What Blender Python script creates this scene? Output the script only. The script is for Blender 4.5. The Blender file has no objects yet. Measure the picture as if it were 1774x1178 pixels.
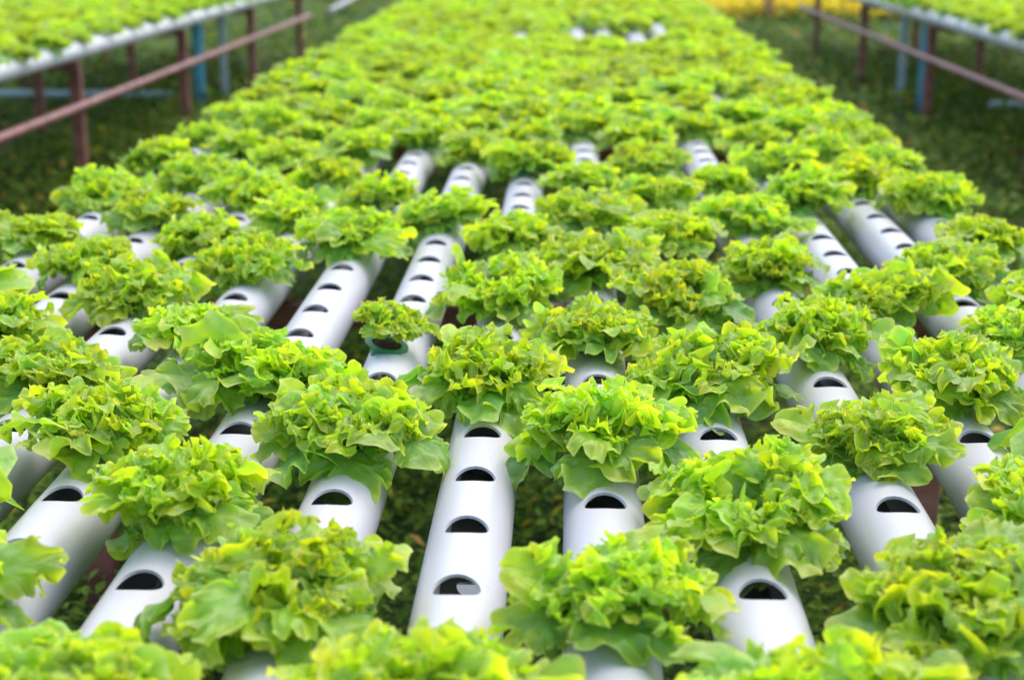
import bpy, math, random
import numpy as np
from mathutils import Vector, Matrix, Euler

scene = bpy.context.scene
C = scene.collection
R = math.radians

# ------------------------------------------------------------------ camera, sky, sun, exposure
EYE = 1.655                      # camera height above the ground
PITCH, YAW, FPX = 0.27188, 0.03605, 2653.0
PIPE_TOP = EYE - 0.735           # height of the crown of the growing pipes

cam_d = bpy.data.cameras.new('camera')
cam = bpy.data.objects.new('camera', cam_d)
C.objects.link(cam)
cam.location = (0, 0, EYE)
cam.rotation_euler = (math.pi/2 - PITCH, 0, YAW)
cam_d.sensor_width = 36.0
cam_d.lens = FPX/1774*36
cam_d.clip_start = 0.05
cam_d.clip_end = 500
cam_d.dof.use_dof = True
cam_d.dof.focus_distance = 2.2
cam_d.dof.aperture_fstop = 3.7
scene.camera = cam

SUN_EL, SUN_AZ = R(60), R(35)    # azimuth from +Y towards +X
world = bpy.data.worlds.new('World')
scene.world = world
world.use_nodes = True
wn = world.node_tree
bg = wn.nodes['Background']
sky = wn.nodes.new('ShaderNodeTexSky')
sky.sky_type = 'NISHITA'
sky.sun_disc = False
sky.sun_elevation = SUN_EL
sky.sun_rotation = SUN_AZ
sky.air_density = 1.0
sky.dust_density = 2.0
sky.ozone_density = 0.6
wn.links.new(sky.outputs[0], bg.inputs[0])
bg.inputs[1].default_value = 0.15

sun_d = bpy.data.lights.new('sun', 'SUN')
sun_d.energy = 0.8
sun_d.angle = R(100)
sun_d.color = (1.0, 0.94, 0.85)
sun = bpy.data.objects.new('sun', sun_d)
C.objects.link(sun)
sd = Vector((math.sin(SUN_AZ)*math.cos(SUN_EL), math.cos(SUN_AZ)*math.cos(SUN_EL), math.sin(SUN_EL)))
sun.rotation_euler = (-sd).to_track_quat('-Z', 'Y').to_euler()
sun.location = (3, 5, 8)

scene.view_settings.view_transform = 'Standard'
scene.view_settings.look = 'None'
scene.view_settings.gamma = 1.0
scene.view_settings.use_curve_mapping = False
scene.view_settings.exposure = 1.38
scene.render.engine = 'CYCLES'
scene.cycles.use_denoising = True
scene.cycles.max_bounces = 8
scene.cycles.transmission_bounces = 6

# ------------------------------------------------------------------ helpers
ONES = ['', 'first', 'second', 'third', 'fourth', 'fifth', 'sixth', 'seventh', 'eighth', 'ninth', 'tenth', 'eleventh',
        'twelfth', 'thirteenth', 'fourteenth', 'fifteenth', 'sixteenth', 'seventeenth', 'eighteenth', 'nineteenth',
        'twentieth']
CARD = ['', 'first', 'second', 'third', 'fourth', 'fifth', 'sixth', 'seventh', 'eighth', 'ninth']
def ordinal(n):
    if n <= 20: return ONES[n]
    t, o = divmod(n, 10)
    if o == 0: return {3: 'thirtieth', 4: 'fortieth'}[t]
    return {2: 'twenty', 3: 'thirty', 4: 'forty'}[t] + '-' + CARD[o]

def mesh_from(name, verts, faces, mat=None, smooth=True, col=None):
    me = bpy.data.meshes.new(name)
    verts = np.asarray(verts, dtype=np.float32)
    if isinstance(faces, np.ndarray):
        k = faces.shape[1]
        me.vertices.add(len(verts)); me.vertices.foreach_set('co', verts.ravel())
        me.loops.add(faces.size); me.loops.foreach_set('vertex_index', faces.astype(np.int32).ravel())
        me.polygons.add(len(faces))
        me.polygons.foreach_set('loop_start', (np.arange(len(faces))*k).astype(np.int32))
        me.polygons.foreach_set('loop_total', np.full(len(faces), k, dtype=np.int32))
        me.update(calc_edges=True)
    else:
        me.from_pydata(verts.tolist(), [], faces)
    if smooth:
        me.polygons.foreach_set('use_smooth', np.ones(len(me.polygons), dtype=bool))
    if col is not None:
        a = me.color_attributes.new('tint', 'FLOAT_COLOR', 'POINT')
        c = np.ones((len(verts), 4), dtype=np.float32); c[:, :col.shape[1]] = col
        a.data.foreach_set('color', c.ravel())
    if mat: me.materials.append(mat)
    me.validate()
    return me

def obj(name, me, parent=None, loc=(0, 0, 0), rot=(0, 0, 0), scale=(1, 1, 1)):
    o = bpy.data.objects.new(name, me)
    C.objects.link(o)
    o.location = loc; o.rotation_euler = rot; o.scale = scale
    if parent: o.parent = parent
    return o

def tag(o, label=None, cat=None, group=None, kind=None):
    if label: o['label'] = label
    if cat: o['category'] = cat
    if group: o['group'] = group
    if kind: o['kind'] = kind
    return o

def box_mesh(name, sx, sy, sz, mat, bev=0.003):
    """box centred on x,y with its base at z=0, edges chamfered"""
    import bmesh
    bm = bmesh.new()
    bmesh.ops.create_cube(bm, size=1)
    for v in bm.verts:
        v.co = Vector((v.co.x*sx, v.co.y*sy, (v.co.z+.5)*sz))
    bmesh.ops.bevel(bm, geom=bm.edges[:], offset=bev, segments=1, affect='EDGES')
    me = bpy.data.meshes.new(name); bm.to_mesh(me); bm.free()
    me.materials.append(mat)
    return me

def lathe_mesh(name, prof, seg, mat, sharp=40):
    """prof: list of (radius, z)"""
    n = len(prof); vs = []; fs = []
    for i in range(seg):
        a = 2*math.pi*i/seg
        for r, z in prof: vs.append((r*math.cos(a), r*math.sin(a), z))
    for i in range(seg):
        j = (i+1) % seg
        for k in range(n-1):
            fs.append((i*n+k, j*n+k, j*n+k+1, i*n+k+1))
    me = mesh_from(name, vs, fs, mat)
    me.set_sharp_from_angle(angle=R(sharp))
    return me

# ------------------------------------------------------------------ materials
def new_mat(name):
    m = bpy.data.materials.new(name); m.use_nodes = True
    nt = m.node_tree
    return m, nt, nt.nodes['Principled BSDF'], nt.nodes, nt.links

def ramp(nodes, stops):
    r = nodes.new('ShaderNodeValToRGB')
    e = r.color_ramp.elements
    e[0].position, e[0].color = stops[0][0], (*stops[0][1], 1)
    e[1].position, e[1].color = stops[-1][0], (*stops[-1][1], 1)
    for p, c in stops[1:-1]:
        x = e.new(p); x.color = (*c, 1)
    return r

def noise(nodes, links, scale, coord='Object', detail=4):
    tc = nodes.new('ShaderNodeTexCoord'); n = nodes.new('ShaderNodeTexNoise')
    n.inputs['Scale'].default_value = scale; n.inputs['Detail'].default_value = detail
    links.new(tc.outputs[coord], n.inputs['Vector'])
    return n

def mixcol(nodes, links, fac, a, b, mode='MIX'):
    m = nodes.new('ShaderNodeMix'); m.data_type = 'RGBA'; m.blend_type = mode
    for sock, val in ((m.inputs[0], fac), (m.inputs[6], a), (m.inputs[7], b)):
        if hasattr(val, 'links'): links.new(val, sock)
        elif isinstance(val, tuple): sock.default_value = (*val, 1)
        else: sock.default_value = val
    return m.outputs[2]

def mathn(nodes, links, op, a, b=None, clamp=False):
    m = nodes.new('ShaderNodeMath'); m.operation = op; m.use_clamp = clamp
    for i, v in enumerate((a, b)):
        if v is None: continue
        if hasattr(v, 'links'): links.new(v, m.inputs[i])
        else: m.inputs[i].default_value = v
    return m.outputs[0]

def leaf_material():
    m, nt, p, N, L = new_mat('lettuce_leaf')
    at = N.new('ShaderNodeAttribute'); at.attribute_name = 'tint'
    sep = N.new('ShaderNodeSeparateColor'); L.new(at.outputs['Color'], sep.inputs[0])
    age, edge, rib = sep.outputs[0], sep.outputs[1], sep.outputs[2]
    oi = N.new('ShaderNodeObjectInfo')
    nz = noise(N, L, 55, detail=3)
    nz2 = noise(N, L, 24, detail=2)
    blade = mixcol(N, L, age, (0.445, 0.69, 0.018), (0.215, 0.485, 0.10))
    # pale yellow rims of the young frills
    ef = mathn(N, L, 'MULTIPLY', mathn(N, L, 'POWER', edge, 2.0), mathn(N, L, 'SUBTRACT', 1.0, mathn(N, L, 'MULTIPLY', age, 0.75)))
    ef = mathn(N, L, 'MULTIPLY', ef, mathn(N, L, 'MULTIPLY', mathn(N, L, 'SUBTRACT', nz2.outputs[0], 0.38), 3.2, clamp=True), clamp=True)
    c = mixcol(N, L, ef, blade, (0.88, 0.80, 0.010))
    # thin pale line along the very rim; highlight sparkle is painted in too
    mr = N.new('ShaderNodeMapRange'); mr.inputs[1].default_value = 0.88; mr.inputs[2].default_value = 1.0; mr.inputs[4].default_value = 0.28
    L.new(edge, mr.inputs[0])
    c = mixcol(N, L, mr.outputs[0], c, (0.86, 0.90, 0.36))
    # pale midrib
    c = mixcol(N, L, mathn(N, L, 'MULTIPLY', rib, 0.75), c, (0.46, 0.55, 0.22))
    # mottling and leaf to leaf variation
    mo = mathn(N, L, 'ADD', mathn(N, L, 'MULTIPLY', nz.outputs[0], 0.5), 0.75)
    cm = N.new('ShaderNodeCombineColor'); [L.new(mo, cm.inputs[i]) for i in range(3)]
    c = mixcol(N, L, 1.0, c, cm.outputs[0], 'MULTIPLY')
    hs = N.new('ShaderNodeHueSaturation')
    L.new(mathn(N, L, 'ADD', 0.489, mathn(N, L, 'MULTIPLY', oi.outputs['Random'], 0.016)), hs.inputs['Hue'])
    L.new(mathn(N, L, 'ADD', 0.86, mathn(N, L, 'MULTIPLY', oi.outputs['Random'], 0.26)), hs.inputs['Value'])
    L.new(c, hs.inputs['Color'])
    c = hs.outputs[0]
    L.new(c, p.inputs['Base Color'])
    p.inputs['Roughness'].default_value = 0.42
    p.inputs['Specular IOR Level'].default_value = 0.95
    bp = N.new('ShaderNodeBump'); bp.inputs['Strength'].default_value = 0.5; bp.inputs['Distance'].default_value = 0.004
    nb = noise(N, L, 90, detail=2)
    L.new(nb.outputs[0], bp.inputs['Height']); L.new(bp.outputs[0], p.inputs['Normal'])
    tr = N.new('ShaderNodeBsdfTranslucent')
    tc = mixcol(N, L, 1.0, c, (1.25, 1.2, 0.35), 'MULTIPLY')
    L.new(tc, tr.inputs['Color'])
    mx = N.new('ShaderNodeMixShader'); mx.inputs[0].default_value = 0.57
    L.new(p.outputs[0], mx.inputs[1]); L.new(tr.outputs[0], mx.inputs[2])
    L.new(mx.outputs[0], N['Material Output'].inputs['Surface'])
    return m

def pvc_material():
    m, nt, p, N, L = new_mat('white_pvc')
    n1 = noise(N, L, 3.0, detail=6)
    r = ramp(N, [(0.3, (0.515, 0.50, 0.51)), (0.7, (0.565, 0.55, 0.56))])
    L.new(n1.outputs[0], r.inputs[0])
    n2 = noise(N, L, 38, detail=5)
    r2 = ramp(N, [(0.69, (1, 1, 1)), (0.78, (0.72, 0.68, 0.58))])
    L.new(n2.outputs[0], r2.inputs[0])
    c = mixcol(N, L, 0.55, r.outputs[0], r2.outputs[0], 'MULTIPLY')
    L.new(c, p.inputs['Base Color'])
    p.inputs['Roughness'].default_value = 0.36
    p.inputs['Specular IOR Level'].default_value = 0.35
    return m

def steel_material():
    m, nt, p, N, L = new_mat('red_oxide_painted_steel')
    n1 = noise(N, L, 9, detail=6)
    r = ramp(N, [(0.3, (0.14, 0.045, 0.037)), (0.55, (0.25, 0.09, 0.07)), (0.75, (0.35, 0.165, 0.13))])
    L.new(n1.outputs[0], r.inputs[0]); L.new(r.outputs[0], p.inputs['Base Color'])
    p.inputs['Roughness'].default_value = 0.5
    return m

def plain(name, col, rough=0.5, scale=12, var=0.25, spec=0.5):
    m, nt, p, N, L = new_mat(name)
    n1 = noise(N, L, scale, detail=5)
    a = tuple(c*(1-var) for c in col); b = tuple(min(1, c*(1+var)) for c in col)
    r = ramp(N, [(0.3, a), (0.7, b)])
    L.new(n1.outputs[0], r.inputs[0]); L.new(r.outputs[0], p.inputs['Base Color'])
    p.inputs['Roughness'].default_value = rough
    p.inputs['Specular IOR Level'].default_value = spec
    return m

def tint_material(name, rough=0.6, transl=0.25):
    m, nt, p, N, L = new_mat(name)
    at = N.new('ShaderNodeAttribute'); at.attribute_name = 'tint'
    n1 = noise(N, L, 30, detail=3)
    mo = mathn(N, L, 'ADD', mathn(N, L, 'MULTIPLY', n1.outputs[0], 0.7), 0.65)
    cm = N.new('ShaderNodeCombineColor'); [L.new(mo, cm.inputs[i]) for i in range(3)]
    c = mixcol(N, L, 1.0, at.outputs['Color'], cm.outputs[0], 'MULTIPLY')
    L.new(c, p.inputs['Base Color']); p.inputs['Roughness'].default_value = rough; p.inputs['Specular IOR Level'].default_value = 0.08
    tr = N.new('ShaderNodeBsdfTranslucent'); L.new(c, tr.inputs['Color'])
    mx = N.new('ShaderNodeMixShader'); mx.inputs[0].default_value = transl
    L.new(p.outputs[0], mx.inputs[1]); L.new(tr.outputs[0], mx.inputs[2])
    L.new(mx.outputs[0], N['Material Output'].inputs['Surface'])
    return m

def ground_material():
    m, nt, p, N, L = new_mat('weedy_soil')
    n1 = noise(N, L, 0.55, detail=5); n2 = noise(N, L, 9, detail=8)
    r1 = ramp(N, [(0.40, (0.045, 0.09, 0.022)), (0.56, (0.075, 0.125, 0.032)), (0.68, (0.16, 0.14, 0.09))])
    r2 = ramp(N, [(0.3, (0.6, 0.6, 0.6)), (0.7, (1.25, 1.25, 1.2))])
    L.new(n1.outputs[0], r1.inputs[0]); L.new(n2.outputs[0], r2.inputs[0])
    c = mixcol(N, L, 1.0, r1.outputs[0], r2.outputs[0], 'MULTIPLY')
    L.new(c, p.inputs['Base Color']); p.inputs['Roughness'].default_value = 0.95
    p.inputs['Specular IOR Level'].default_value = 0.1
    bp = N.new('ShaderNodeBump'); bp.inputs['Distance'].default_value = 0.05
    L.new(n2.outputs[0], bp.inputs['Height']); L.new(bp.outputs[0], p.inputs['Normal'])
    return m

def water_material():
    m, nt, p, N, L = new_mat('nutrient_water')
    p.inputs['Base Color'].default_value = (0.05, 0.06, 0.04, 1)
    p.inputs['Roughness'].default_value = 0.03
    p.inputs['Specular IOR Level'].default_value = 0.6
    n1 = noise(N, L, 40); bp = N.new('ShaderNodeBump'); bp.inputs['Strength'].default_value = 0.04
    L.new(n1.outputs[0], bp.inputs['Height']); L.new(bp.outputs[0], p.inputs['Normal'])
    return m

M_LEAF = leaf_material(); M_PVC = pvc_material(); M_STEEL = steel_material()
M_CUP = plain('green_cup_plastic', (0.015, 0.22, 0.11), 0.4, 30)
M_SUB = plain('brown_growing_medium', (0.05, 0.022, 0.012), 0.95, 120, 0.6)
M_BLUE = plain('blue_pvc', (0.08, 0.34, 0.50), 0.4, 6, 0.2)
M_PALE = plain('faded_blue_pvc', (0.38, 0.48, 0.55), 0.45, 6, 0.15)
M_GREY = plain('grey_metal', (0.33, 0.31, 0.32), 0.5, 6, 0.2)
M_WOOD = plain('pale_timber', (0.50, 0.27, 0.15), 0.8, 8, 0.25)
M_WEED = tint_material('weed_leaves', 0.6, 0.2)
M_GRASS = tint_material('yellow_grass', 0.6, 0.3)
M_GROUND = ground_material(); M_WATER = water_material()

# ------------------------------------------------------------------ ground
def ground_sheet():
    n = 90
    xs = np.linspace(-1, 1, n); xs = np.sign(xs)*np.abs(xs)**2*220
    X, Y = np.meshgrid(xs, xs + 8.0)
    d = np.maximum(0, np.hypot(X, Y-8)-30)
    Z = 0.012*np.sin(X*2.1)*np.cos(Y*1.7) + 0.01*np.sin(X*5.3+Y*3.1) - 0.02 + 0*d
    V = np.stack([X, Y, Z], -1).reshape(-1, 3)
    i = np.arange(n*n).reshape(n, n)
    F = np.stack([i[:-1, :-1], i[:-1, 1:], i[1:, 1:], i[1:, :-1]], -1).reshape(-1, 4)
    return mesh_from('ground', V, F, M_GROUND)
g = obj('ground', ground_sheet())
tag(g, 'weedy dark green ground beneath and between the benches', None, None, 'structure')

def leaf_cards(rng, P, size, col, up=0.6, asp=0.45):
    """many small pointed weed leaves: four verts each, folded along the midrib"""
    n = len(P)
    a = rng.uniform(0, 2*np.pi, n); e = rng.uniform(-0.2, 1.25, n)*up
    d = np.stack([np.cos(a)*np.cos(e), np.sin(a)*np.cos(e), np.sin(e)], -1)
    s = np.stack([-np.sin(a), np.cos(a), rng.uniform(-.5, .5, n)], -1)
    s /= np.linalg.norm(s, axis=1)[:, None]
    L = size[:, None]*d; W = size[:, None]*asp*s
    V = np.stack([P, P+L*.5+W*.5+[0, 0, .004], P+L, P+L*.5-W*.5+[0, 0, .004]], 1).reshape(-1, 3)
    b = np.arange(n)*4
    F = np.concatenate([np.stack([b, b+1, b+2], -1), np.stack([b, b+2, b+3], -1)])
    return V, F, np.repeat(col, 4, axis=0)

def ground_cover():
    rng = np.random.default_rng(5)
    Vs, Fs, Cs = [], [], []; off = 0
    def patch(n, x0, x1, y0, y1, s0, s1, h):
        nonlocal off
        P = np.stack([rng.uniform(x0, x1, n), rng.uniform(y0, y1, n), rng.uniform(0, 1, n)**1.5*h], -1)
        cl = np.sin(P[:, 0]*3.1+1.3*np.sin(P[:, 1]*1.7))*np.sin(P[:, 1]*2.3+P[:, 0]) + .5*np.sin(P[:, 0]*.9)*np.cos(P[:, 1]*.8)
        keep = cl > rng.uniform(-1.5, .55, n)
        P = P[keep]; cl = cl[keep]; n = len(P)
        P[:, 2] *= (0.6+0.6*np.clip(cl, 0, 1))
        t = rng.random(n)[:, None]
        col = (1-t)*np.array([0.068, 0.140, 0.020]) + t*np.array([0.21, 0.32, 0.032])
        u = rng.random(n)
        col[u > .955] = [0.50, 0.42, 0.03]; col[u > .988] = [0.65, 0.34, 0.10]; col[u < .05] = [0.07, 0.045, 0.02]
        if y1 > 6.5: col *= .8
        v, f, c = leaf_cards(rng, P, rng.uniform(s0, s1, n), col)
        Vs.append(v); Fs.append(f+off); Cs.append(c); off += len(v)
    patch(60000, -2.2, 2.2, 2.2, 6.0, .025, .06, .16)
    patch(50000, -4.0, 4.0, 6.0, 12.0, .04, .09, .18)
    patch(50000, -7.0, 7.0, 12.0, 22.0, .06, .14, .20)
    patch(15000, -9.0, 9.0, 22.0, 36.0, .10, .2, .22)
    patch(12000, -7.0, -2.2, 2.2, 12.0, .04, .09, .16)
    patch(12000, 2.2, 7.0, 2.2, 12.0, .04, .09, .16)
    return mesh_from('ground_cover', np.concatenate(Vs), np.concatenate(Fs), M_WEED, False, np.concatenate(Cs))
o = obj('ground_cover', ground_cover())
tag(o, 'low dark green weeds with scattered yellowed leaves covering the ground', 'weeds', None, 'stuff')

def grass_strip():
    rng = np.random.default_rng(8)
    n = 26000
    P = np.stack([rng.uniform(1.6, 7.5, n), rng.uniform(24.6, 40, n), rng.uniform(.05, .5, n)], -1)
    cl = np.sin(P[:, 0]*2.3)*np.sin(P[:, 1]*1.3+1)
    P[:, 2] *= .7+.3*cl
    t = rng.random(n)[:, None]
    col = (1-t)*np.array([0.82, 0.60, 0.02]) + t*np.array([0.90, 0.74, 0.04])  # dry grass; the sunlight on it is put into this bright yellow
    low = rng.random(n) < .22
    col[low] = [0.16, 0.2, 0.03]; P[low, 2] *= .5
    v, f, c = leaf_cards(rng, P, rng.uniform(.08, .16, n), col, .5, .8)
    return mesh_from('grass_strip', v, f, M_GRASS, False, c)
o = obj('grass_strip', grass_strip())
tag(o, 'bright yellow flowers massed beyond the far end of the benches', 'grass', None, 'stuff')

# ------------------------------------------------------------------ growing pipes
PITCHH, RO, RI, RH = 0.179, 0.0545, 0.0505, 0.0285
NCELL = 84

def pipe_mesh():
    """one long PVC tube with a row of drilled round holes along its crown; local origin: crown above the first hole"""
    x0 = RO*math.sin(R(52)); hp = PITCHH/2
    nseg = 28
    per = []                       # rectangle perimeter in (x,y), nseg*... starting at angle 0, matched to hole angles
    def rect(a):
        c, s = math.cos(a), math.sin(a)
        k = min(x0/abs(c) if abs(c) > 1e-9 else 1e9, hp/abs(s) if abs(s) > 1e-9 else 1e9)
        return c*k, s*k
    ca = math.atan2(hp, x0)
    # angles: put exact corners in
    ang = []
    for q0, q1, n in ((-ca, ca, 10), (ca, math.pi-ca, 6), (math.pi-ca, math.pi+ca, 10), (math.pi+ca, 2*math.pi-ca, 6)):
        ang += [q0+(q1-q0)*i/n for i in range(n)]
    # equal steps along each side so that neighbouring cells share vertices
    side = []
    for i in range(10): side.append((x0, -hp+2*hp*i/10))
    for i in range(6): side.append((x0-2*x0*i/6, hp))
    for i in range(10): side.append((-x0, hp-2*hp*i/10))
    for i in range(6): side.append((-x0+2*x0*i/6, -hp))
    n = len(side)
    circ = []
    for i, (sx, sy) in enumerate(side):
        a = math.atan2(sy/hp*1.0, sx/x0*1.0)
        circ.append((RH*math.cos(a), RH*math.sin(a)))
    V = []; F = []; key = {}
    def add(x, y, r, phi=None):
        if phi is None: phi = math.asin(max(-1, min(1, x/RO)))
        k = (round(phi, 5), round(y, 5), r)
        if k in key: return key[k]
        V.append((r*math.sin(phi), y, r*math.cos(phi)-RO)); key[k] = len(V)-1
        return key[k]
    rings = (0.0, 0.06, 0.3, 0.62, 1.0)
    phi0 = math.asin(x0/RO)
    nlow = 16
    for ci in range(NCELL):
        yc = ci*PITCHH
        for r in (RO, RI):
            rows = []
            for t in rings:
                rows.append([add(circ[i][0]*(1-t)+side[i][0]*t, yc+circ[i][1]*(1-t)+side[i][1]*t, r) for i in range(n)])
            for a, b in zip(rows[:-1], rows[1:]):
                for i in range(n):
                    j = (i+1) % n
                    f = (a[i], b[i], b[j], a[j])
                    F.append(f if r == RO else f[::-1])
            # the lower part of the tube: ten strips along, matching the patch's side vertices
            for s in range(10):
                ya, yb = yc-hp+2*hp*s/10, yc-hp+2*hp*(s+1)/10
                if s % 5 and False: pass
                for k in range(nlow):
                    pa = phi0+(2*math.pi-2*phi0)*k/nlow; pb = phi0+(2*math.pi-2*phi0)*(k+1)/nlow
                    pa2 = pa if k else phi0; pb2 = pb if k < nlow-1 else -phi0
                    f = (add(0, ya, r, pa2), add(0, yb, r, pa2), add(0, yb, r, pb2), add(0, ya, r, pb2))
                    F.append(f[::-1] if r == RO else f)
            if r == RO: outer = rows[0]
            else:
                for i in range(n):
                    j = (i+1) % n
                    F.append((outer[i], outer[j], rows[0][j], rows[0][i]))
    me = mesh_from('pvc_pipe', V, F, M_PVC)
    import bmesh
    bm = bmesh.new(); bm.from_mesh(me)
    bmesh.ops.recalc_face_normals(bm, faces=bm.faces[:])
    bm.to_mesh(me); bm.free()
    me.polygons.foreach_set('use_smooth', np.ones(len(me.polygons), dtype=bool))
    me.set_sharp_from_angle(angle=R(50))
    return me

def water_mesh():
    w, z = 0.034, -RO-0.0345
    y0, y1 = -PITCHH/2+.01, (NCELL-.5)*PITCHH-.01
    V = []; F = []
    for i in range(61):
        y = y0+(y1-y0)*i/60
        V += [(-w, y, z), (w, y, z)]
        if i: F.append((2*i-2, 2*i-1, 2*i+1, 2*i))
    return mesh_from('water', V, F, M_WATER)

PIPE_ME = pipe_mesh(); WATER_ME = water_mesh()
CAP_ME = lathe_mesh('end_cap', [(0.0, .018), (.045, .017), (.0565, .012), (.0595, .004), (.0595, -.05), (.0550, -.05)], 28, M_PVC)
SLEEVE_ME = lathe_mesh('coupling', [(.0550, -.06), (.0590, -.06), (.0590, .06), (.0550, .06)], 28, M_PVC)
PIPE_END = (NCELL-.5)*PITCHH

SP = 0.18
MAIN_X = [-6.69, -5.645, -4.62, -3.675, -2.70, -1.69, -0.675, 0.30, 1.255, 2.40, 3.36, 4.355, 5.16]
MAIN_X = [x*SP for x in MAIN_X]
PH_EVEN, PH_ODD = 1.60-4*PITCHH, 1.865-5*PITCHH

def make_pipe(x, y, label, group, sleeve=None):
    o = obj('pvc_pipe', PIPE_ME, None, (x, y, PIPE_TOP))
    tag(o, label, 'pipe', group)
    obj('water', WATER_ME, o)
    obj('end_cap', CAP_ME, o, (0, -PITCHH/2-.002, -RO), (R(90), 0, 0))
    obj('end_cap', CAP_ME, o, (0, PIPE_END+.002, -RO), (R(-90), 0, 0))
    if sleeve: obj('coupling', SLEEVE_ME, o, (0, sleeve, -RO), (R(90), 0, 0))
    return o

for i, x in enumerate(MAIN_X):
    make_pipe(x, PH_EVEN if i % 2 == 0 else PH_ODD,
              'white drilled PVC growing pipe, %s from the left on the middle bench' % ordinal(i+1), 'growing pipes of the middle bench')

rngp = random.Random(3)
LEFT_X0, RIGHT_X0 = -2.93, 2.85
SIDE = []
for i in range(13):
    y = 2.6+(0.265 if i % 2 else 0)+rngp.uniform(-.04, .04)
    SIDE.append((LEFT_X0-i*SP*1.0, y, 'left', i))
    make_pipe(LEFT_X0-i*SP, y, ('white growing pipe on the aisle edge of the bench at left' if i == 0 else
              'white growing pipe, %s in from the aisle on the bench at left' % ordinal(i+1)), 'growing pipes of the bench at left', 6.1-y+.45 if i == 0 else None)
for i in range(13):
    y = 4.2+(0.265 if i % 2 else 0)+rngp.uniform(-.04, .04)
    SIDE.append((RIGHT_X0+i*SP*1.0, y, 'right', i))
    make_pipe(RIGHT_X0+i*SP, y, ('white growing pipe on the aisle edge of the bench at right' if i == 0 else
              'white growing pipe, %s in from the aisle on the bench at right' % ordinal(i+1)), 'growing pipes of the bench at right', 12.25-y if i == 0 else None)

# ------------------------------------------------------------------ steel benches under the pipes
UNDER = PIPE_TOP-2*RO
def tube_y(name, y0, y1, w, h, mat): return box_mesh(name, w, y1-y0, h, mat)

def bench(x0, x1, ys, label, y_start, y_end, rail=None, rows=None, rail_r=0.027, rail_end=None, rail_off=-.05):
    root = obj('steel_bench', None, None, (x0, ys[0], 0)); root.empty_display_size = .2
    tag(root, label, 'bench', 'steel benches carrying the pipes')
    bx = box_mesh('crossbeam', x1-x0+.10, .05, .05, M_STEEL)
    top = UNDER-.0515
    for y in ys:
        obj('crossbeam', bx, root, ((x1-x0)/2, y-ys[0], top))
    leg = box_mesh('leg', .066, .066, top-.0+.05, M_STEEL)
    for y in ys:
        for xr in rows or (x0, x1):
            obj('leg', leg, root, (xr-x0, y-ys[0]+.060, -.05))
    if rail:
        side, z = rail
        re = rail_end or y_end
        xr = (x0 if side < 0 else x1)-x0+side*rail_off
        me = lathe_mesh('rail', [(0, 0), (rail_r, 0), (rail_r, re-y_start), (0, re-y_start)], 14, M_STEEL)
        obj('rail', me, root, (xr, y_start-ys[0], z), (R(-90), 0, 0))
    return root

mid_ys = [0.95+2.37*k for k in range(7)]
mid_ys = [3.33-2.4]+[3.33+2.4*k for k in range(6)]
bench(MAIN_X[0], MAIN_X[-1], mid_ys, 'red-brown steel crossbeams and legs under the middle bench of lettuces', 0.8, 15.9,
      rows=(MAIN_X[0]+.09, MAIN_X[-1]-.09))
left_ys = [9.05+2.6*k for k in range(-2, 4)]
bench(LEFT_X0-12*SP, LEFT_X0, left_ys, 'red-brown steel bench with a lower rail beside the aisle at left', 2.6, 17.6,
      rail=(1, EYE-1.10), rows=(LEFT_X0, LEFT_X0-1.13, LEFT_X0-12*SP), rail_end=17.3, rail_off=.062)
right_ys = [12.25+2.85*k for k in range(-2, 3)]
bench(RIGHT_X0, RIGHT_X0+12*SP, right_ys, 'red-brown steel bench with a lower rail beside the aisle at right', 4.2, 19.2,
      rail=(-1, EYE-1.09), rows=(RIGHT_X0, RIGHT_X0+1.13, RIGHT_X0+12*SP), rail_end=18.9, rail_off=.062)

# ------------------------------------------------------------------ plumbing beside the benches
def pole(x, y, r, h, mat, name, label, lean=(0, 0)):
    me = lathe_mesh(name, [(0, -.1), (r, -.1), (r, h), (0, h)], 18, mat)
    o = obj(name, me, None, (x, y, 0), (lean[0], lean[1], 0))
    ring = lathe_mesh('socket', [(r, 0), (r*1.16, .0), (r*1.16, .1), (r, .1)], 18, mat)
    obj('socket', ring, o, (0, 0, h*.82)); 
    return tag(o, label, 'pipe', 'upright water pipes')
pole(3.02, 13.24, .043, UNDER-.06, M_BLUE, 'water_pipe', 'blue upright water pipe under the bench at right')
pole(3.05, 14.25, .036, UNDER-.06, M_PALE, 'water_pipe', 'pale faded blue upright water pipe under the bench at right')
pole(-3.18, 13.24, .045, UNDER-.06, M_BLUE, 'water_pipe', 'blue upright water pipe under the bench at left')
pole(-3.20, 14.30, .032, UNDER-.06, M_PALE, 'water_pipe', 'pale whitish upright water pipe under the bench at left')
def ground_pipe(x0, x1, y, z, r, mat, label):
    me = lathe_mesh('ground_pipe', [(0, 0), (r, 0), (r, x1-x0), (0, x1-x0)], 16, mat)
    o = obj('ground_pipe', me, None, (x0, y, z), (0, R(90), 0))
    sk = lathe_mesh('socket', [(r, 0), (r*1.16, 0), (r*1.16, .09), (r, .09)], 16, mat)
    for t in (.33, .7): obj('socket', sk, o, (0, 0, (x1-x0)*t))
    return tag(o, label, 'pipe')
ground_pipe(-5.4, -3.42, 13.2, .14, .034, M_PALE, 'pale blue water pipe lying across the ground under the bench at left')
ground_pipe(3.5, 5.6, 12.9, .12, .034, M_PALE, 'pale blue water pipe lying in weeds under the bench at right')
me = lathe_mesh('drain_pipe', [(0, 0), (.05, 0), (.05, 8), (0, 8)], 16, M_GREY)
o = obj('drain_pipe', me, None, (-3.75, 24.5, .16), (R(-90), 0, R(2)))
tag(o, 'grey drain pipe running back over dark ground past the middle bench', 'pipe')
me = box_mesh('timber_post', .14, .14, 1.6, M_WOOD, .01)
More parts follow.
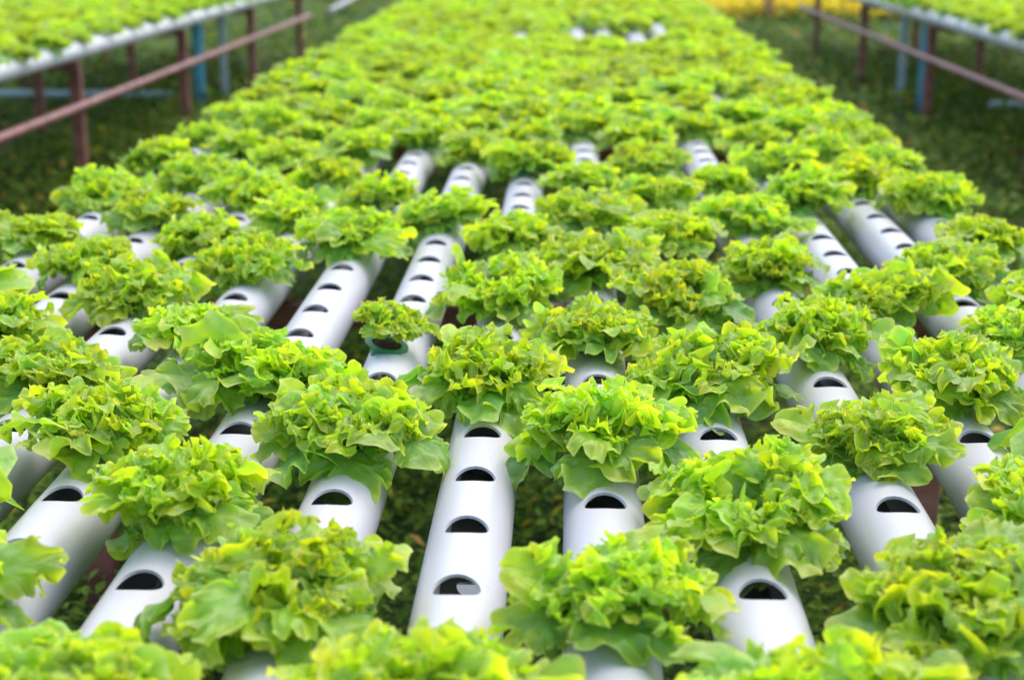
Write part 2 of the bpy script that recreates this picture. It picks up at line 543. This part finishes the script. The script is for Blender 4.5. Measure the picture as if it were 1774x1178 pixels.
o = obj('timber_post', me, None, (3.15, 24.8, 0), (0, 0, R(20)))
tag(o, 'pale orange timber post standing before the yellow flowers', 'post')

# ------------------------------------------------------------------ lettuces
def sstep(a, b, x):
    t = np.clip((x-a)/(b-a), 0, 1); return t*t*(3-2*t)

def leaf_arrays(seed, L, W, e0, e1, bend, ruf, depth, cup, age, nu, nv):
    """a lobed, frilled lettuce leaf on a short stalk, growing from the origin along +x and arching; W is the half width.
    The blade is a fan: nu steps round the rim, nv steps from the middle to the rim."""
    rng = np.random.default_rng(seed)
    ph = np.linspace(-np.pi, np.pi, nu+1)[:, None]
    rho = (np.linspace(0, 1, nv+1)[None, :])**.8
    ph = ph+0*rho; rho = rho+0*ph
    c0 = .46*L
    af = np.where(np.cos(ph) > 0, .54*L, .40*L)
    rb = 1/((np.abs(np.cos(ph))/af)**2.3+(np.abs(np.sin(ph))/W)**2.3)**(1/2.3)
    back = sstep(2.1, 2.9, np.abs(ph))                       # towards the stalk: no lobes, no frill
    m = rng.integers(5, 9); p0 = rng.uniform(0, 6.28)
    wob = ph+.28*np.sin(ph*2+rng.uniform(0, 6))+.12*np.sin(ph*3+rng.uniform(0, 6))
    lobe = (.5+.5*np.cos(m*wob+p0))**3.4*(.65+.35*np.sin(ph*2+rng.uniform(0, 6)))
    fine = .5+.5*np.cos((m*3+1)*wob+rng.uniform(0, 6))
    rim = rb*(1-(depth*lobe+.055*fine)*(1-back))
    f = 1-back
    r = rim*rho
    al = c0+r*np.cos(ph); ac = r*np.sin(ph)
    # frills: short waves crowd towards the rim
    per = rho**2.2
    w1 = np.sin(m*wob+p0+1.6+rng.uniform(-.6, .6))*sstep(.3, 1, rho)*.9
    w2 = np.sin(rng.integers(12, 16)*wob+rng.uniform(0, 6.28))*sstep(.5, 1, rho)*.75*(.5+.5*np.sin(3*ph+rng.uniform(0, 6)))
    w3 = np.sin(rng.integers(20, 26)*wob+rng.uniform(0, 6.28))*sstep(.72, 1, rho)*.40*(.6+.4*np.sin(2*ph+rng.uniform(0, 6)))
    nd = ruf*W*(.72*w1+w2+w3)*f*.60
    sw = ruf*W*f*sstep(.6, 1, rho)*(.16*np.sin(rng.integers(13, 18)*wob+rng.uniform(0, 6)))
    al = al-sw*np.sin(ph); ac = ac+sw*np.cos(ph)
    # rim rolls over in places
    roll = np.clip(np.sin(2*ph+rng.uniform(0, 6))+.5*np.sin(3*ph+rng.uniform(0, 6)), -1, 1)
    nd = nd+ruf*W*.7*roll*sstep(.45, 1, rho)**2*f
    al = al-np.abs(ruf*W*.35*roll*sstep(.6, 1, rho)*f)*np.cos(ph); ac = ac*(1-.18*np.abs(roll)*ruf*sstep(.6, 1, rho)*f)
    # puckered blade with a sunk midrib
    nd = nd+cup*ac*ac/W+.05*W*np.sin(al/L*26+rng.uniform(0, 6))*np.sin(ac/W*9+rng.uniform(0, 6))*sstep(.1, .5, rho)
    nd = nd-.06*W*np.exp(-(ac/(.12*W))**2)
    # stalk: narrow the fan's rear end
    V0 = [al, ac, nd, rho, ph]
    # a separate strip for the stalk
    su = np.linspace(0, 1, 7)[:, None]; sv = np.linspace(-1, 1, 3)[None, :]
    sal = (su*.42*L)+0*sv; sac = sv*(.0045+.006*su)*(W/.05); snd = -.003*(1-np.abs(sv))*(1+0*su)-.0015
    al = np.concatenate([al.ravel(), sal.ravel()]); ac = np.concatenate([ac.ravel(), sac.ravel()]); nd = np.concatenate([nd.ravel(), snd.ravel()])
    sl = rng.uniform(-.25, .25)
    t_ = np.clip(al/L, 0, 1.1)
    ac2 = ac + sl*L*t_*t_*.5
    ss = np.linspace(0, 1.35*L, 160)
    t = ss/L
    el = e0+(e1-e0)*np.minimum(t, 1.2)**bend
    ds = ss[1]-ss[0]
    rr = np.concatenate([[0], np.cumsum(np.cos(el[:-1])*ds)]); zz = np.concatenate([[0], np.cumsum(np.sin(el[:-1])*ds)])
    al = np.maximum(al, 0)
    r = np.interp(al, ss, rr); z = np.interp(al, ss, zz); e = np.interp(al, ss, el)
    tw = rng.uniform(-.45, .45)*t_
    a2 = ac2*np.cos(tw)-nd*np.sin(tw); n2 = ac*np.sin(tw)+nd*np.cos(tw)
    X = r-np.sin(e)*n2; Z = z+np.cos(e)*n2
    V = np.stack([X, a2, Z], -1)
    i = np.arange((nu+1)*(nv+1)).reshape(nu+1, nv+1)
    F = np.stack([i[:-1, :-1], i[:-1, 1:], i[1:, 1:], i[1:, :-1]], -1).reshape(-1, 4)
    j = np.arange(21).reshape(7, 3)+(nu+1)*(nv+1)
    F2 = np.stack([j[:-1, :-1], j[1:, :-1], j[1:, 1:], j[:-1, 1:]], -1).reshape(-1, 4)
    F = np.concatenate([F, F2])
    ed = np.concatenate([(rho*f).ravel(), np.zeros(21)])
    rib = np.exp(-(ac/(.10*W))**2)*(1-.8*t_)
    vein = .45*np.exp(-(np.sin(5*wob)/.16)**2)*np.clip(1.1-rho, 0, 1)*sstep(.05, .2, rho)
    rib[:-21] = np.maximum(rib[:-21], vein.ravel()); rib[-21:] = 1
    a = np.clip(age+.25*(.6-t_), 0, 1)
    return V, F, np.stack([a, ed, np.clip(rib, 0, 1)], -1)

def spec(kind, k):
    rng = random.Random(hash((kind, k)) if False else k*77+{'droop': 1, 'flat': 2, 'mid': 3, 'inner': 4, 'heart': 5}[kind]*1009)
    U = rng.uniform
    if kind == 'droop': return dict(L=U(.138, .178), W=U(.044, .064), e0=R(U(15, 42)), e1=R(U(-95, -45)), bend=U(.8, 1.4), ruf=U(.22, .40), depth=U(.32, .62), cup=U(-.6, .2), age=U(.65, 1))
    if kind == 'flat': return dict(L=U(.130, .168), W=U(.044, .064), e0=R(U(22, 40)), e1=R(U(-58, -28)), bend=U(.8, 1.2), ruf=U(.24, .42), depth=U(.32, .60), cup=U(-.6, .2), age=U(.60, .95))
    if kind == 'mid': return dict(L=U(.112, .148), W=U(.037, .054), e0=R(U(35, 62)), e1=R(U(-80, -10)), bend=U(.9, 1.5), ruf=U(.28, .48), depth=U(.34, .60), cup=U(-.6, .4), age=U(.28, .75))
    if kind == 'inner': return dict(L=U(.080, .112), W=U(.028, .042), e0=R(U(55, 82)), e1=R(U(-70, 15)), bend=U(1.0, 1.8), ruf=U(.42, .68), depth=U(.30, .52), cup=U(-.4, .6), age=U(.06, .42))
    return dict(L=U(.040, .070), W=U(.017, .030), e0=R(U(40, 95)), e1=R(U(-70, 45)), bend=U(.9, 2.0), ruf=U(.6, .95), depth=U(.28, .5), cup=U(-.3, .9), age=U(0, .3))

VAR = {'droop': 12, 'flat': 10, 'mid': 16, 'inner': 16, 'heart': 18}
RES = {'hi': {'droop': (150, 14), 'flat': (150, 14), 'mid': (160, 14), 'inner': (160, 13), 'heart': (72, 7)},
       'lo': {'droop': (56, 6), 'flat': (56, 6), 'mid': (60, 6), 'inner': (60, 6), 'heart': (26, 3)},
       'far': {'droop': (16, 3), 'flat': (16, 3), 'mid': (16, 3), 'inner': (16, 3), 'heart': (9, 2)}}
_cache = {}
def leaf_geo(kind, k, res):
    key = (kind, k, res)
    if key not in _cache:
        s = spec(kind, k); nu, nv = RES[res][kind]
        _cache[key] = leaf_arrays(1000*(k+1)+len(kind), nu=nu, nv=nv, **s)
    return _cache[key]
_leafme = {}
def leaf_me(kind, k):
    if (kind, k) not in _leafme:
        V, F, Cc = leaf_geo(kind, k, 'hi')
        _leafme[(kind, k)] = mesh_from('leaf', V, F, M_LEAF, True, Cc)
    return _leafme[(kind, k)]

GA = 2.39996
def arrangement(rng, small=False):
    """list of (kind, variant, azimuth, radius, z, tilt, roll, scale); y is the pipe's own direction"""
    out = []
    def whorl(kind, n, r, z, s0, s1, jit, tl, rl_):
        a0 = rng.uniform(0, 6.28)
        for i in range(n):
            a = a0+2*math.pi*i/n+rng.uniform(-jit, jit)
            kd = kind
            if kind == 'outer': kd = 'flat' if abs(math.sin(a)) > .62 else 'droop'
            out.append((kd, rng.randrange(VAR[kd]), a, r*rng.uniform(.3, 1.6), z+rng.uniform(-.004, .008),
                        rng.uniform(-tl, tl), rng.uniform(-rl_, rl_), rng.uniform(s0, s1)))
    if not small: whorl('outer', rng.choice((7, 8, 9)), .010, .007, .82, 1.15, .30, .16, .40)
    whorl('mid', rng.choice((10, 11, 12)), .012, .014, .82, 1.32, .45, .28, .65)
    whorl('inner', rng.choice((12, 13, 14)), .016, .020, .85, 1.2, .6, .32, .8)
    return out
def heart_list(rng, n=44):
    """small curled frills that dome over the middle of the plant"""
    out = []
    cx, cy = rng.uniform(-.012, .012), rng.uniform(-.012, .012)
    for _ in range(n):
        r = .084*math.sqrt(rng.random()); a = rng.uniform(0, 6.28)
        z = .030+.045*(1-(r/.092)**2)*rng.uniform(.55, 1.05)
        x, y = r*math.cos(a)+cx, r*math.sin(a)+cy
        out.append(('heart', rng.randrange(VAR['heart']), math.atan2(y, x), math.hypot(x, y), z, r*8*rng.uniform(.2, 1.1)+rng.uniform(-.35, .35),
                    rng.uniform(-.9, .9), rng.uniform(.75, 1.25), rng.uniform(-1.5, 1.5)))
    return out
def leaf_matrix(e):
    kind, k, a, r, z, tilt, roll, s = e[:8]
    spin = e[8] if len(e) > 8 else 0
    return (Matrix.Translation((r*math.cos(a), r*math.sin(a), z)) @ Matrix.Rotation(a+spin, 4, 'Z') @
            Matrix.Rotation(tilt, 4, 'Y') @ Matrix.Rotation(roll, 4, 'X') @ Matrix.Scale(s, 4))
def joined(entries, res):
    Vs, Fs, Cs = [], [], []; off = 0
    for e in entries:
        V, F, Cc = leaf_geo(e[0], e[1], res)
        m = np.array(leaf_matrix(e))
        Vs.append(V@m[:3, :3].T+m[:3, 3]); Fs.append(F+off); Cs.append(Cc); off += len(V)
    return np.concatenate(Vs), np.concatenate(Fs), np.concatenate(Cs)

rl = random.Random(11)
HEARTS = [mesh_from('heart', *joined(heart_list(rl), 'hi')[:2], M_LEAF, True, None) for _ in range(0)]
for k in range(7):
    V, F, Cc = joined(heart_list(rl), 'hi')
    HEARTS.append(mesh_from('heart', V, F, M_LEAF, True, Cc))
WHOLE = []
for k in range(10):
    V, F, Cc = joined(arrangement(rl)+heart_list(rl), 'lo')
    WHOLE.append(mesh_from('lettuce', V, F, M_LEAF, True, Cc))
FARGEO = [joined(arrangement(rl)+heart_list(rl, 22), 'far') for _ in range(5)]
CUP_ME = lathe_mesh('net_cup', [(.017, -.045), (.019, -.045), (.0265, .0035), (.036, .0045), (.036, .007), (.0250, .007), (.017, -.045)], 24, M_CUP)
SUB_ME = lathe_mesh('growing_medium', [(0, .011), (.010, .012), (.018, .008), (.0245, .003), (.022, -.02)], 14, M_SUB)

def project(x, y, z):
    cp, sp_, cy, sy = math.cos(PITCH), math.sin(PITCH), math.cos(YAW), math.sin(YAW)
    r = x*cy+y*sy; w = -x*sy+y*cy; h = EYE-z
    zc = w*cp+h*sp_
    if zc < .1: return None
    return 887+FPX*r/zc, 589+FPX*(h*cp-w*sp_)/zc, zc

# which holes carry a plant: every third hole, neighbouring pipes staggered by one and a half holes; a few were picked
E0, O0 = 1.242, 1.507
MISSING = {(6, 1), (6, 5), (4, 3), (5, 3), (5, 5), (4, 6), (11, 4), (7, 6), (9, 6), (10, 9), (10, 4),
           (7, 14), (7, 15), (7, 16), (8, 15), (8, 16), (9, 13), (9, 14), (9, 15), (10, 15), (10, 16), (10, 17), (3, 15), (5, 14), (5, 15), (6, 20), (4, 18), (9, 18), (8, 19)}
plants = []      # (zc, x, y, bench, pipe, idx, inframe)
for i, x in enumerate(MAIN_X):
    y0 = E0 if i % 2 == 0 else O0
    for j in range(0, 28):
        y = y0+.537*j
        if (i, j) in MISSING or y > 15.7: continue
        plants.append([x, y, 'middle', i, j])
for x, y0, b, i in SIDE:
    for j in range(28):
        if rngp.random() < .04: continue
        y = y0+PITCHH*(3*j+1)
        if y > y0+14.7: continue
        plants.append([x, y, b, i, j])
vis = []; rest = []
for p in plants:
    q = project(p[0], p[1], PIPE_TOP+.05)
    if q is None: rest.append(p); continue
    m = .10*FPX/q[2]
    if -m < q[0] < 1774+m and -m*.8 < q[1] < 1178+m*1.1: vis.append((q[2], p))
    else: rest.append(p)
vis.sort(key=lambda t: t[0])
single = vis[:300]; rest += [p for _, p in vis[300:]]
def close_by(p):
    q = project(p[0], p[1], PIPE_TOP+.05)
    return q is None or (p[2] == 'middle') or (-450 < q[0] < 2224 and -60 < q[1] < 1500)
rest = [p for p in rest if close_by(p)]
counter = {}
NEAR_Z = 5.3
OVERRIDE = {(5, 2): 'small lettuce in a raised green net cup with brown medium showing, middle bench'}
for zc, (x, y, b, i, j) in sorted(single, key=lambda t: (t[1][2], t[1][3], t[1][1])):
    counter[(b, i)] = counter.get((b, i), 0)+1
    no = ordinal(counter[(b, i)])
    if b == 'middle':
        label = OVERRIDE.get((i, j)) or 'frilly green lettuce, %s from the near end on the %s pipe from the left' % (no, ordinal(i+1))
    else:
        label = 'frilly lettuce on the %s bench, %s plant on the %s pipe from the aisle' % (b, no, ordinal(i+1))
    group = 'lettuces on the %s bench' % b
    rng = random.Random(i*1000+j*7+{'middle': 0, 'left': 50000, 'right': 90000}[b])
    s = rng.uniform(.88, 1.08)*(.80 if b != 'middle' and i == 0 else 1)
    if (b, i, j) == ('middle', 5, 2): s = .58
    if (b, i, j) in (('middle', 7, 0), ('middle', 9, 1)): s *= .86
    if b == 'middle' and (i, j) in ((4, 5), (5, 4), (6, 4), (9, 5)): s *= .82
    if (b, i, j) == ('middle', 7, 5): s = .82
    rot = (rng.uniform(-.16, .16), rng.uniform(-.18, .18), 0)
    ex = rng.uniform(.9, 1.1)
    if y > 2.5: s *= .94
    if b == 'middle' and y > 1.9 and i < 4: s *= .91
    if b == 'middle' and y > 1.9 and i > 9: s *= .94
    if (b, i, j) == ('middle', 3, 0): s *= .8
    if (b, i, j) == ('middle', 5, 2): rot = (.08, .22, 0)
    loc = (x+rng.uniform(-.004, .004), y+rng.uniform(-.006, .006), PIPE_TOP+(.026 if (b, i, j) == ('middle', 5, 2) else .004))
    if zc < NEAR_Z:
        root = obj('lettuce', None, None, loc, rot, (s*1.07*ex, s*1.02/ex, s*rng.uniform(.80, .98)))
        root.empty_display_size = .05
        tag(root, label, 'lettuce', group)
        for e in arrangement(rng, small=(b, i, j) == ('middle', 5, 2)):
            o = bpy.data.objects.new('leaf', leaf_me(e[0], e[1])); C.objects.link(o)
            o.parent = root; o.matrix_local = leaf_matrix(e)
        hz = rng.uniform(0, 6.28)
        obj('heart', rng.choice(HEARTS), root, (0, 0, 0), (0, 0, hz))
        up = .012 if (b, i, j) == ('middle', 5, 2) else 0
        cup = obj('net_cup', CUP_ME, root, (-.004/s, -.010/s, -.027/s) if up else (0, 0, 0), (rng.uniform(-.12, .12), rng.uniform(-.12, .12), 0), ((1/s,)*3 if up else (1, 1, 1)))
        obj('growing_medium', SUB_ME, root, (-.004/s, -.010/s, -.027/s) if up else (0, 0, 0), (0, 0, 0), ((1/s,)*3 if up else (1, 1, 1)))
    else:
        sx = -1 if rng.random() < .5 else 1
        o = obj('lettuce', WHOLE[rng.randrange(len(WHOLE))], None, loc, (rot[0], rot[1], rng.choice((0, math.pi))+rng.uniform(-.25, .25)), (s*1.15*ex, s*1.05/ex, s*rng.uniform(.74, .92)))
        tag(o, label, 'lettuce', group)
Vs, Fs, Cs = [], [], []; off = 0
rr_ = random.Random(99)
for x, y, b, i, j in rest:
    V, F, Cc = FARGEO[rr_.randrange(len(FARGEO))]
    s = rr_.uniform(.92, 1.12)
    m = np.array(Matrix.Rotation(rr_.choice((0, math.pi))+rr_.uniform(-.25, .25), 3, 'Z'))*s
    m[0] *= 1.1; m[2] *= .95
    Vs.append(V@m.T+np.array([x, y, PIPE_TOP+.004])); Fs.append(F+off); Cs.append(Cc); off += len(V)
o = obj('lettuce_mass', mesh_from('lettuce_mass', np.concatenate(Vs), np.concatenate(Fs), M_LEAF, True, np.concatenate(Cs)))
tag(o, 'blurred mass of far green lettuces filling the distant ends of the benches', 'lettuces', None, 'stuff')
print('plants', len(plants), 'visible', len(vis), 'rest', len(rest), 'near', sum(1 for z, _ in single if z < NEAR_Z), 'last z', single[-1][0])
